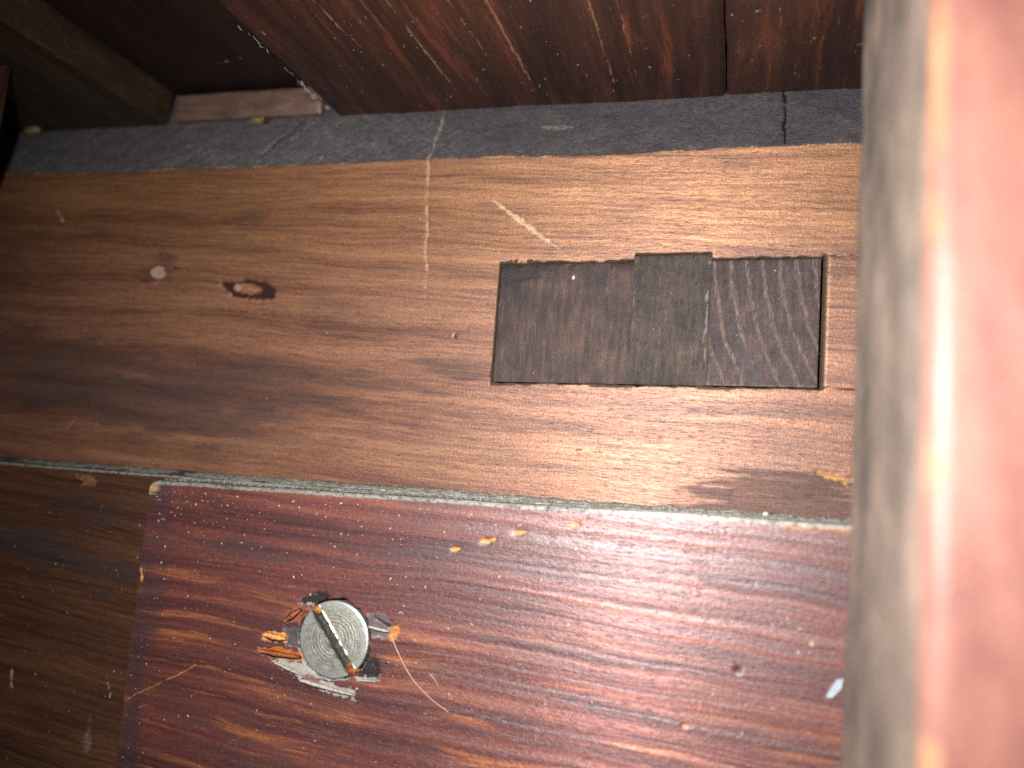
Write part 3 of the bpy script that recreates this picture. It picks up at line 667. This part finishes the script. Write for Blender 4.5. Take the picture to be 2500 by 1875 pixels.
# ================================================================== TOP BOARDS (underside seen from below)
def top_board(name, x0, x1, y0, y1, z, thick, cols, label, seed, paintf, orange=None, tilt=0.0, group=None, rough=(.36, .56), wobx=.15):
    loc = ((x0 + x1) / 2, (y0 + y1) / 2, z)
    fx = [(max(x0, -125), min(x1, 20), .22)] if x1 > -125 and x0 < 20 else []
    xx = lines(x0, x1, 2.0, fx); yy = lines(y0, y1, 2.0, [(-32, y1, .5)])
    Xq = np.repeat(xx[:, None], len(yy), 1); Yq = np.repeat(yy[None], len(xx), 0)
    p = Paint(Xq, Yq); paintf(p)
    e = np.minimum(Xq - x0, x1 - Xq)
    Zq = z + p.h + .35 * ss(.5, 0, e) + (fbm(Xq * .22, Yq * .02, int(seed) + 5) - .5) * .35 + tilt * (Xq - x0)
    ew = (fbm(Yq * .25, Yq * 0, int(seed) + 9) - .5) * wobx * 2
    Xw = Xq + ew * (ss(1.5, 0, Xq - x0) + ss(1.5, 0, x1 - Xq))
    def close(q): q[:, 2] = z + thick; return q
    mt = wood(name + '_wood', loc, (0, 1, 0), (1, 0, 0), cols, warp=1.4, fu=(.03, .07, .3), fv=(.22, 1.0, 6.), wt=(.46, .34, .20), rough=rough, spec=.4,
              pores=.5, blot=.6, blot_c=(.018, .010, .010), seed=seed, contrast=1.0, orange=orange, micro=1.6, grit=.4, ridge=.5, ridge_p=1.5, lustre=.05)
    return sheet(name, np.stack([Xw, Yq, Zq], -1), close, loc, p, None, None, [mt], label, 'board', flip=True, group=group)
CEIL = [(.12, (.010, .005, .004)), (.42, (.028, .011, .008)), (.68, (.054, .020, .012)), (.92, (.095, .036, .019))]
LT = (.21, .115, .068)
def pa(p):
    p.seg((-29.2, -26), (-28.7, -1.4), .22, .15, LT, 1., seed=2, rough=.6, wob=.2, dep=.1)
    p.seg((-40.2, -16.5), (-39.6, -2.6), .17, .13, LT, .85, seed=3, rough=.6, wob=.2)
    p.seg((-40.4, -30), (-40.2, -19), .12, .12, LT, .7, seed=103, rough=.8, wob=.2, patchy=.3)
    p.seg((-17.9, -22), (-17.7, .4), .16, .12, LT, .8, seed=4, rough=.7, wob=.2)
    p.seg((-14.8, -22), (-14.4, 3), .13, .11, LT, .65, seed=5, rough=.8, wob=.2, patchy=.2)
    p.seg((-33.4, -24), (-32.6, -8), .16, .12, LT, .65, seed=6, rough=.9, wob=.3, patchy=.25)
    p.seg((-49, -24), (-47.6, -9), .22, .15, (.28, .12, .06), .7, seed=7, rough=1, wob=.4, patchy=.3)
    p.seg((-43.8, -28), (-43.0, -15), .15, .12, LT, .6, seed=8, rough=1, patchy=.3)
    p.seg((-57, -14), (-54.5, -11.5), .1, .06, LT, .6, seed=9, patchy=.3)
    p.put(ss(.8, 0, p.u + 60.8) * ss(.4, .7, vn(p.v * .8, p.v * 0, 4)) * .6, (.22, .20, .18))
    for k in range(60):
        p.blob((-60 + rng.random() * 55, -26 + rng.random() * 30), .08 + .12 * rng.random(), .1 + .3 * rng.random(), (.34, .25, .2), .5 + .4 * rng.random(), edge=.6, ns=3, seed=300 + k)
def pb(p):
    p.seg((2.2, -20), (2.6, -4), .07, .05, LT, .6, seed=12, patchy=.4); p.seg((5.0, -14), (5.2, -6), .08, .05, LT, .6, seed=13, patchy=.35)
    p.seg((8.5, -16), (8.8, -9), .08, .05, LT, .55, seed=14, patchy=.35)
    for k in range(24):
        p.blob((-3 + rng.random() * 18, -22 + rng.random() * 26), .08 + .1 * rng.random(), .1 + .3 * rng.random(), (.34, .2, .14), .5 + .3 * rng.random(), edge=.6, ns=3, seed=400 + k)
def pc(p):
    for k in range(50):
        p.blob((-122 + rng.random() * 34, -28 + rng.random() * 32), .1 + .12 * rng.random(), .1 + .3 * rng.random(), (.22, .18, .15), .4 + .4 * rng.random(), edge=.6, ns=3, seed=500 + k)
    p.stain((-99, -10), 3.5, 16, .6, seed=15, ns=(.5, .08)); 
def pn(p): 
    p.seg((-77, -2), (-72, -3.2), .10, .05, (.4, .35, .3), .7, seed=16, patchy=.3)
RED = ((.135, .036, .017), .52, .72, .035, .4)
top_board('top_board', -60.75, -3.52, -50, 6.4, 52, 12, CEIL, 'wide dark red-brown board overhead, scratched along its grain, right of the gap', 31.0, pa, RED)
top_board('top_board', -3.36, 75, -50, 6.4, 52.05, 12, CEIL, 'dark brown board overhead at the right, beyond the thin crack', 41.0, pb, RED)
OLV = [(.12, (.010, .007, .004)), (.42, (.027, .016, .008)), (.68, (.052, .030, .014)), (.92, (.090, .052, .025))]
top_board('top_board', -190, -91.6, -50, 6.4, 52, 9, OLV, 'dull olive-brown board overhead at the far left of the gap', 51.0, pc)
top_board('cover_board', -91.35, -61.05, -50, 8.6, 57.4, 6, [(p_, tuple(.35 * q_ for q_ in c_)) for p_, c_ in CEIL], 'board deep in the gap between the boards overhead, colour darkened as shade', 61.0, pn)  # board colours scaled down to paint in the shade of the recess
# small block on the bevel, inside the gap
m_blk = wood('block_wood', (-75, 5, 52), (1, 0, .02), (0, 0, 1), [(.15, (.05, .028, .022)), (.5, (.115, .066, .050)), (.85, (.20, .12, .09))], warp=.8, fu=(.08, .2, .7), fv=(.4, 1.5, 6), rough=(.5, .75), spec=.3, seed=71.0, blot=.5)
bx_ = lines(-89.6, -63.2, .3); bz_ = lines(52.15, 56.5, .3)
Xq = np.repeat(bx_[:, None], len(bz_), 1); Zq = np.repeat(bz_[None], len(bx_), 0)
e = np.minimum.reduce([Xq + 89.6, -63.2 - Xq, Zq - 52.15, 56.5 - Zq])
pk = Paint(Xq, Zq); pk.stain((-73, 54), 2, .8, .5, seed=3); pk.stain((-80, 53), 3, .6, .4, seed=4)
Yq = 4.7 + .35 * ss(.5, 0, e) + (fbm(Xq * .4, Zq * .6, 95) - .5) * .4
sheet('block', np.stack([Xq, Yq, Zq], -1), back(13), (-75, 5, 52), pk, None, None, [m_blk], 'small brown wooden block set in the gap above the rail', 'block')

# ================================================================== HANGING CORNER BLOCK, far left
pts = [(-100.5, 51.9), (-100.6, 46), (-100.9, 40), (-101.6, 36), (-103.5, 33.2), (-107, 31.6), (-112, 31), (-150, 31), (-150, 51.9)]
vs = [(x, -15.5, z) for x, z in pts] + [(x - 4.6 if x > -140 else x, -11.5, z) for x, z in pts]; n = len(pts)
fc = [list(range(n))[::-1], [n + i for i in range(n)]] + [[i, (i + 1) % n, n + (i + 1) % n, n + i] for i in range(n)]
me = mesh('corner_bracket', vs, fc, (-120, -12, 52))
bm = bmesh.new(); bm.from_mesh(me); bmesh.ops.recalc_face_normals(bm, faces=bm.faces)
bmesh.ops.bevel(bm, geom=list(bm.edges), offset=.0004, segments=2, affect='EDGES'); bm.to_mesh(me); bm.free()
for nm_, ty_ in (('wear', 'FLOAT_COLOR'), ('stain', 'FLOAT')):
    a_ = me.attributes.new(nm_, ty_, 'POINT')
    a_.data.foreach_set('color' if ty_ == 'FLOAT_COLOR' else 'value', np.zeros(len(me.vertices) * (4 if ty_ == 'FLOAT_COLOR' else 1)))
o = link('corner_bracket', me, wood('bracket_wood', (-120, -12, 52), (.1, 0, 1), (1, 0, -.1), CEIL, warp=1.0, seed=81.0, contrast=1.3, orange=RED, micro=1.6), (-120, -12, 52))
tag(o, 'dark brown rounded bracket hanging below the overhead board at the far left edge', 'bracket')

# ================================================================== FOREGROUND POST, right
PO = (28, -38, -70)
m_pf = wood('post_front_wood', PO, (0, 0, 1), (1, 0, .05), [(.15, (.080, .027, .023)), (.45, (.135, .051, .038)), (.7, (.180, .074, .054)), (.92, (.235, .105, .072))], warp=2.0,
            fu=(.08, .16, .4), fv=(.22, .5, 4.), wt=(.55, .35, .10), rough=(.46, .64), spec=.4, lustre=0.0, coat=.10, coat_r=.35, seed=91.0, blot=.25, blot_c=(.17, .05, .035), pores=.2, ridge=.6, ridge_p=2.)
m_ps = wood('post_side_wood', PO, (0, .05, 1), (0, 1, 0), [(.15, (.065, .054, .046)), (.45, (.120, .093, .075)), (.7, (.165, .122, .096)), (.92, (.22, .16, .12))], warp=2.0,
            fu=(.10, .28, .5), fv=(.14, .45, 3.), wt=(.5, .4, .1), contrast=1.5, rough=(.5, .75), spec=.3, lustre=0.0, seed=97.0, blot=.3, blot_c=(.20, .16, .13), pores=.2)
zz = lines(-70, 51.8, .8)
path = [(9.45, -25.0), (9.43, -25.4)] + [(9.45 + .60 * (-25.4 - y) / 23, y) for y in np.arange(-26.5, -48.4, -1.0)]
r_ = 1.3
for a in np.linspace(0, math.pi / 2, 10): path.append((10.1 + r_ - r_ * math.cos(a), -48.7 - r_ * math.sin(a)))
path += [(x, -50.0) for x in np.arange(12, 48, 1.0)]
path = np.array(path)
Xq = np.repeat(path[:, 0][:, None], len(zz), 1); Yq = np.repeat(path[:, 1][:, None], len(zz), 1); Zq = np.repeat(zz[None], len(path), 0)
s_ = np.arange(len(path))[:, None] * np.ones(len(zz))[None]
Xq = Xq + (fbm(Yq * .25, Zq * .12, 96) - .5) * .5 * (s_ < 24) - .0065 * Zq * ss(0, 25, s_) * (Xq < 20) * .6
Yq = Yq + (fbm(Xq * .3, Zq * .08, 98) - .5) * .3 * (s_ > 30)
pk = Paint(s_, Zq)
fm_ = np.repeat((np.arange(len(path) - 1) > 25)[:, None].astype(int), len(zz) - 1, 1)
pk.put(ss(4.5, 1.5, np.abs(s_ - 29)) * ss(.55, .75, fbm(Zq * .12, Zq * 0, 99)) * .8, (.24, .12, .065))
def closep(q): 
    k_ = q[:, 1] > -49; q[:, 0] = 47.5; q[:, 1] = np.where(k_, np.maximum(q[:, 1], -49.5), -49.5); return q
sheet('post', np.stack([Xq, Yq, Zq], -1), closep, PO, pk, None, fm_, [m_ps, m_pf], 'blurred upright post close to the lens at the right, orange-pink front and grey side', 'post', flip=True)

# ================================================================== DUST, HAIRS, CRUMBS
def ribbons(name, roots, dirs, lens, wid, mat, label, cat=None, kind=None, curl=.6, segs=3):
    n = len(roots); R0 = np.array(roots, float); D0 = np.array(dirs, float); D0 /= np.linalg.norm(D0, axis=1)[:, None]
    L = np.array(lens); vs = np.zeros((n, segs + 1, 2, 3)); p = R0.copy(); dcur = D0.copy()
    side = np.cross(D0, rng.normal(size=(n, 3))); side /= np.linalg.norm(side, axis=1)[:, None] + 1e-9
    axis = rng.normal(size=(n, 3))
    for k_ in range(segs + 1):
        w = wid * (1 - .6 * k_ / segs)
        vs[:, k_, 0] = p + side * w / 2; vs[:, k_, 1] = p - side * w / 2
        dcur = dcur + np.cross(axis, dcur) * curl * .5; dcur /= np.linalg.norm(dcur, axis=1)[:, None]
        p = p + dcur * (L / segs)[:, None]
    V = vs.reshape(-1, 3); idx = np.arange(n * (segs + 1) * 2).reshape(n, segs + 1, 2)
    F_ = np.stack([idx[:, :-1, 0], idx[:, 1:, 0], idx[:, 1:, 1], idx[:, :-1, 1]], -1).reshape(-1, 4)
    loc = tuple(R0.mean(0))
    o_ = link(name, mesh(name, V, F_.tolist(), loc), mat, loc); return tag(o_, label, cat, None, kind)
m_dust = plain('dust_fluff', (.24, .24, .205), .95, .1, .6, 1.6, .6)
m_dust2 = plain('dust_speck', (.36, .31, .28), .95, .1, .4, 2.0, .3)
def ptop(x, y): return -3.96 + .71 * (y + 3.6) / 3.4 + .0065 * (x + 110)
def btop(x, y): return -4.31 + .12 * (y + 8.45) / 4.3 + .0206 * (x + 74)
# fluff on the panel ledge
xr = rng.uniform(-122, 18, 9000); keep_ = (rng.random(9000) < (.25 + .75 * ss(-100, -40, xr)) * (.35 + .9 * vn(xr * .35, xr * 0, 5))); xr = xr[keep_]
yr = -.3 - 3.2 * rng.random(len(xr)) ** 1.2
roots = np.stack([xr, yr, ptop(xr, yr) - .05], 1); dirs = np.stack([rng.normal(0, .9, len(xr)), rng.normal(-.3, .6, len(xr)), np.abs(rng.normal(.45, .4, len(xr)))], 1)
amt = .25 + .75 * ss(-85, 0, xr)
ribbons('dust_fluff', roots, dirs, rng.uniform(.2, .75, len(xr)) * amt, .055, m_dust, 'grey dust fluff along the ledge where panel meets rail', 'dust', 'stuff')
# fluff on the batten ledge
xr = rng.uniform(-73, 18, 9000); keep_ = rng.random(9000) < (.4 + .7 * vn(xr * .4, xr * 0, 6)); xr = xr[keep_]
yr = -4.3 - 4.3 * rng.random(len(xr))
roots = np.stack([xr, yr, btop(xr, yr) - .05], 1); dirs = np.stack([rng.normal(0, .9, len(xr)), rng.normal(-.2, .6, len(xr)), np.abs(rng.normal(.45, .4, len(xr)))], 1)
ribbons('dust_fluff', roots, dirs, rng.uniform(.15, .6, len(xr)), .05, m_dust, 'grey dust fluff along the upper edge of the batten', 'dust', 'stuff')
# clumps of dust: low ragged rolls lying on the two ledges
def roll(name, x0, x1, yc, ry, top, hgt, seed, label):
    xx = lines(x0, x1, .22); th = np.linspace(0, math.pi, 11)
    Xr = np.repeat(xx[:, None], 11, 1); T_ = np.repeat(th[None], len(xx), 0)
    hh = hgt * (.10 + 1.1 * fbm(Xr * .5, T_ * .8, seed, 4)) * (.22 + .80 * ss(-80, 0, Xr)); rr_ = ry * (.75 + .5 * fbm(Xr * .6, T_, seed + 3, 3))
    hh = hh * (.65 + .7 * vn(Xr * 3.1, T_ * 4, seed + 5))
    Y_ = yc - rr_ * np.cos(T_); Z_ = top(Xr, Y_) + hh * np.sin(T_) - .06
    o_ = sheet(name, np.stack([Xr, Y_, Z_], -1), None, ((x0 + x1) / 2, yc, -4), None, None, None, [m_dust], label, 'dust', kind='stuff')
roll('dust_roll', -122, 18, -1.9, 1.6, ptop, .62, 7, 'ragged grey dust lying on the panel ledge')
# specks on the faces: tiny flakes and fibres
def specks(name, n, fn, mat, label, size):
    vs, fc = [], []
    for i in range(n):
        c, nrm_ax = fn(); s_ = size * (.45 + 1.3 * random.random() ** 3); a = random.random() * 6.28
        el = 1 + 1.6 * random.random() ** 2
        b = len(vs)
        for k_ in range(5):
            t = a + k_ * 6.2832 / 5; du = math.cos(t) * s_ * el; dv = math.sin(t) * s_
            du, dv = du * math.cos(a) - dv * math.sin(a), du * math.sin(a) + dv * math.cos(a)
            vs.append((c[0] + du, c[1] + .0, c[2] + dv) if nrm_ax == 'y' else (c[0] + du, c[1] + dv, c[2]))
        top = (c[0], c[1] - s_ * .6, c[2]) if nrm_ax == 'y' else (c[0], c[1], c[2] - s_ * .6)
        vs.append(top)
        for k_ in range(5): fc.append([b + k_, b + (k_ + 1) % 5, b + 5])
    loc = vs[0]
    return tag(link(name, mesh(name, vs, fc, loc), mat, loc), label, 'dust', None, 'stuff')
def f_bat():
    x = -73.5 + random.random() ** 1.5 * 86; z = -5.6 - random.random() ** 1.8 * 40 + .0206 * (x + 74) * .8
    if math.hypot(x - SX, z - SZ) < 5.6: x += 12
    return (x, -9.03, z), 'y'
roll('dust_roll', -60, 18, -6.2, 1.5, btop, .34, 12, 'ragged grey dust lying on the batten top')
specks('dust_specks', 900, f_bat, m_dust2, 'pale dust specks scattered over the front of the batten', .062)
specks('dust_specks', 160, lambda: ((-108 + random.random() * 32, -4.05, -6 - random.random() * 42), 'y'), m_dust2, 'pale dust specks scattered over the lower panel', .05)
specks('dust_specks', 170, lambda: ((-120 + random.random() * 134, -.06, 1 + random.random() * 40), 'y') , m_dust2, 'fine pale dust specks scattered over the face of the rail', .04)
specks('dust_specks', 150, lambda: ((-60 + random.random() * 75, -28 + random.random() * 31, 51.85), 'z'), m_dust2, 'pale dust specks clinging under the overhead boards', .055)
def tube(name, pts, r, mat, label, cat, taper=.6, sub=6):
    pts = np.array(pts, float); n_ = len(pts); out = []
    for i in range(n_ - 1):                                   # Catmull-Rom through the points
        p0, p1, p2, p3_ = pts[max(i - 1, 0)], pts[i], pts[i + 1], pts[min(i + 2, n_ - 1)]
        for k_ in range(sub):
            t = k_ / sub; out.append(.5 * (2 * p1 + (p2 - p0) * t + (2 * p0 - 5 * p1 + 4 * p2 - p3_) * t * t + (3 * p1 - p0 - 3 * p2 + p3_) * t ** 3))
    out.append(pts[-1]); out = np.array(out); m_ = len(out); vs_, fs_ = [], []
    tg = np.gradient(out, axis=0); tg /= np.linalg.norm(tg, axis=1)[:, None]
    for i in range(m_):
        a_ = np.cross(tg[i], (0, 1, 0)); a_ /= np.linalg.norm(a_); b_ = np.cross(tg[i], a_); w = r * (1 - (1 - taper) * i / (m_ - 1))
        for k_ in range(6): vs_.append(out[i] + w * (math.cos(k_ * math.pi / 3) * a_ + math.sin(k_ * math.pi / 3) * b_))
    for i in range(m_ - 1):
        for k_ in range(6): fs_.append([i * 6 + k_, i * 6 + (k_ + 1) % 6, i * 6 + 6 + (k_ + 1) % 6, i * 6 + 6 + k_])
    loc = tuple(pts[0])
    return tag(link(name, mesh(name, vs_, fs_, loc, [True] * len(fs_)), mat, loc), label, cat)
m_hair = plain('hair', (.33, .20, .13), .45, .5, .2, 2., .1)
tube('hair', [(-38.1, -9.15, -19.9), (-37.3, -9.2, -21.4), (-35.2, -9.25, -24.2), (-32.7, -9.2, -26.2), (-30.4, -9.12, -27.4)], .085, m_hair, 'long thin brown hair curving away from the screw', 'hair')
tube('hair', [(-33.0, -9.12, -23.6), (-32.3, -9.2, -24.1), (-31.8, -9.12, -24.85)], .07, m_hair, 'short pale hair lying right of the long one', 'hair')
# bright flake by the post
def flake(name, pts, y, mat, label, cat, th=.18):
    v_ = [(x, y - .12 * (i % 2), z) for i, (x, z) in enumerate(pts)] + [(x, y + th, z) for x, z in pts]; n_ = len(pts)
    f_ = [list(range(n_))[::-1], [n_ + i for i in range(n_)]] + [[i, (i + 1) % n_, n_ + (i + 1) % n_, n_ + i] for i in range(n_)]
    loc = (pts[0][0], y, pts[0][1])
    return tag(link(name, mesh(name, v_, f_, loc), mat, loc), label, cat)
flake('paint_flake', [(9.6, -20.1), (10.2, -20.0), (11.1, -19.0), (11.2, -18.0), (10.6, -18.2), (9.9, -19.2)], -9.25, plain('flake_white', (.24, .27, .29), .6, .3, .1, 2., .3),
      'small white flake stuck on the batten beside the post', 'flake')
lump('crumb', (3.2, -6.2, btop(3.2, -6.2) + .35), .32, .25, .26, plain('crumb_pale', (.34, .33, .28), .8, .2, .1), None, 4, 2, .2)
tag(bpy.data.objects['crumb'], 'pale round crumb lying in the dust on the batten top', 'crumb')
# cobweb threads on the edge of the big board, wool tuft and pale glue on the bevel
m_web = plain('cobweb_silk', (.50, .50, .48), .7, .3, .1)
rw = []; dw = []; lw = []
for k_ in range(90):
    y = -28 + random.random() * 31; 
    if random.random() > .25 + .75 * (abs(y + 4) < 2.5): continue
    rw.append((-60.8 + random.gauss(0, .15), y, 52.0 - random.random() * .25)); dw.append((random.gauss(0, .12), 1, random.gauss(0, .12))); lw.append(.5 + 1.8 * random.random())
for k_ in range(26):
    y = random.choice((-5.2, -3.6, -1.6, -.8, 2.3)) + random.gauss(0, .35)
    rw.append((-60.9 + random.gauss(0, .12), y, 51.9 - random.random() * .35)); dw.append((random.gauss(0, .5), random.gauss(0, 1), random.gauss(0, .5))); lw.append(.3 + .5 * random.random())
ribbons('cobweb', rw, dw, lw, .055, m_web, 'white cobweb threads clinging to the left edge of the wide overhead board', 'cobweb', 'stuff', curl=.15, segs=4)
m_tuft = plain('straw_fibre', (.24, .19, .09), .8, .2, .4)
rw = [(-73.8 + random.gauss(0, .55), 4.9, 52.0 - random.random() * .3) for _ in range(60)]; dw = [(random.gauss(0, .35), -.25, -1) for _ in rw]; lw = [.4 + .8 * random.random() for _ in rw]
ribbons('fibre_tuft', rw, dw, lw, .12, m_tuft, 'tuft of straw-coloured fibres poking out under the small block', 'fibres', 'stuff')
gl = lump('glue_drip', (-117.2, 4.4, 51.6), 1.5, .5, .7, plain('dried_glue', (.17, .155, .075), .6, .4, .3), None, 6, 3, .4)
tag(gl, 'pale yellow-green dried glue drip in the far left corner under the board', 'glue')
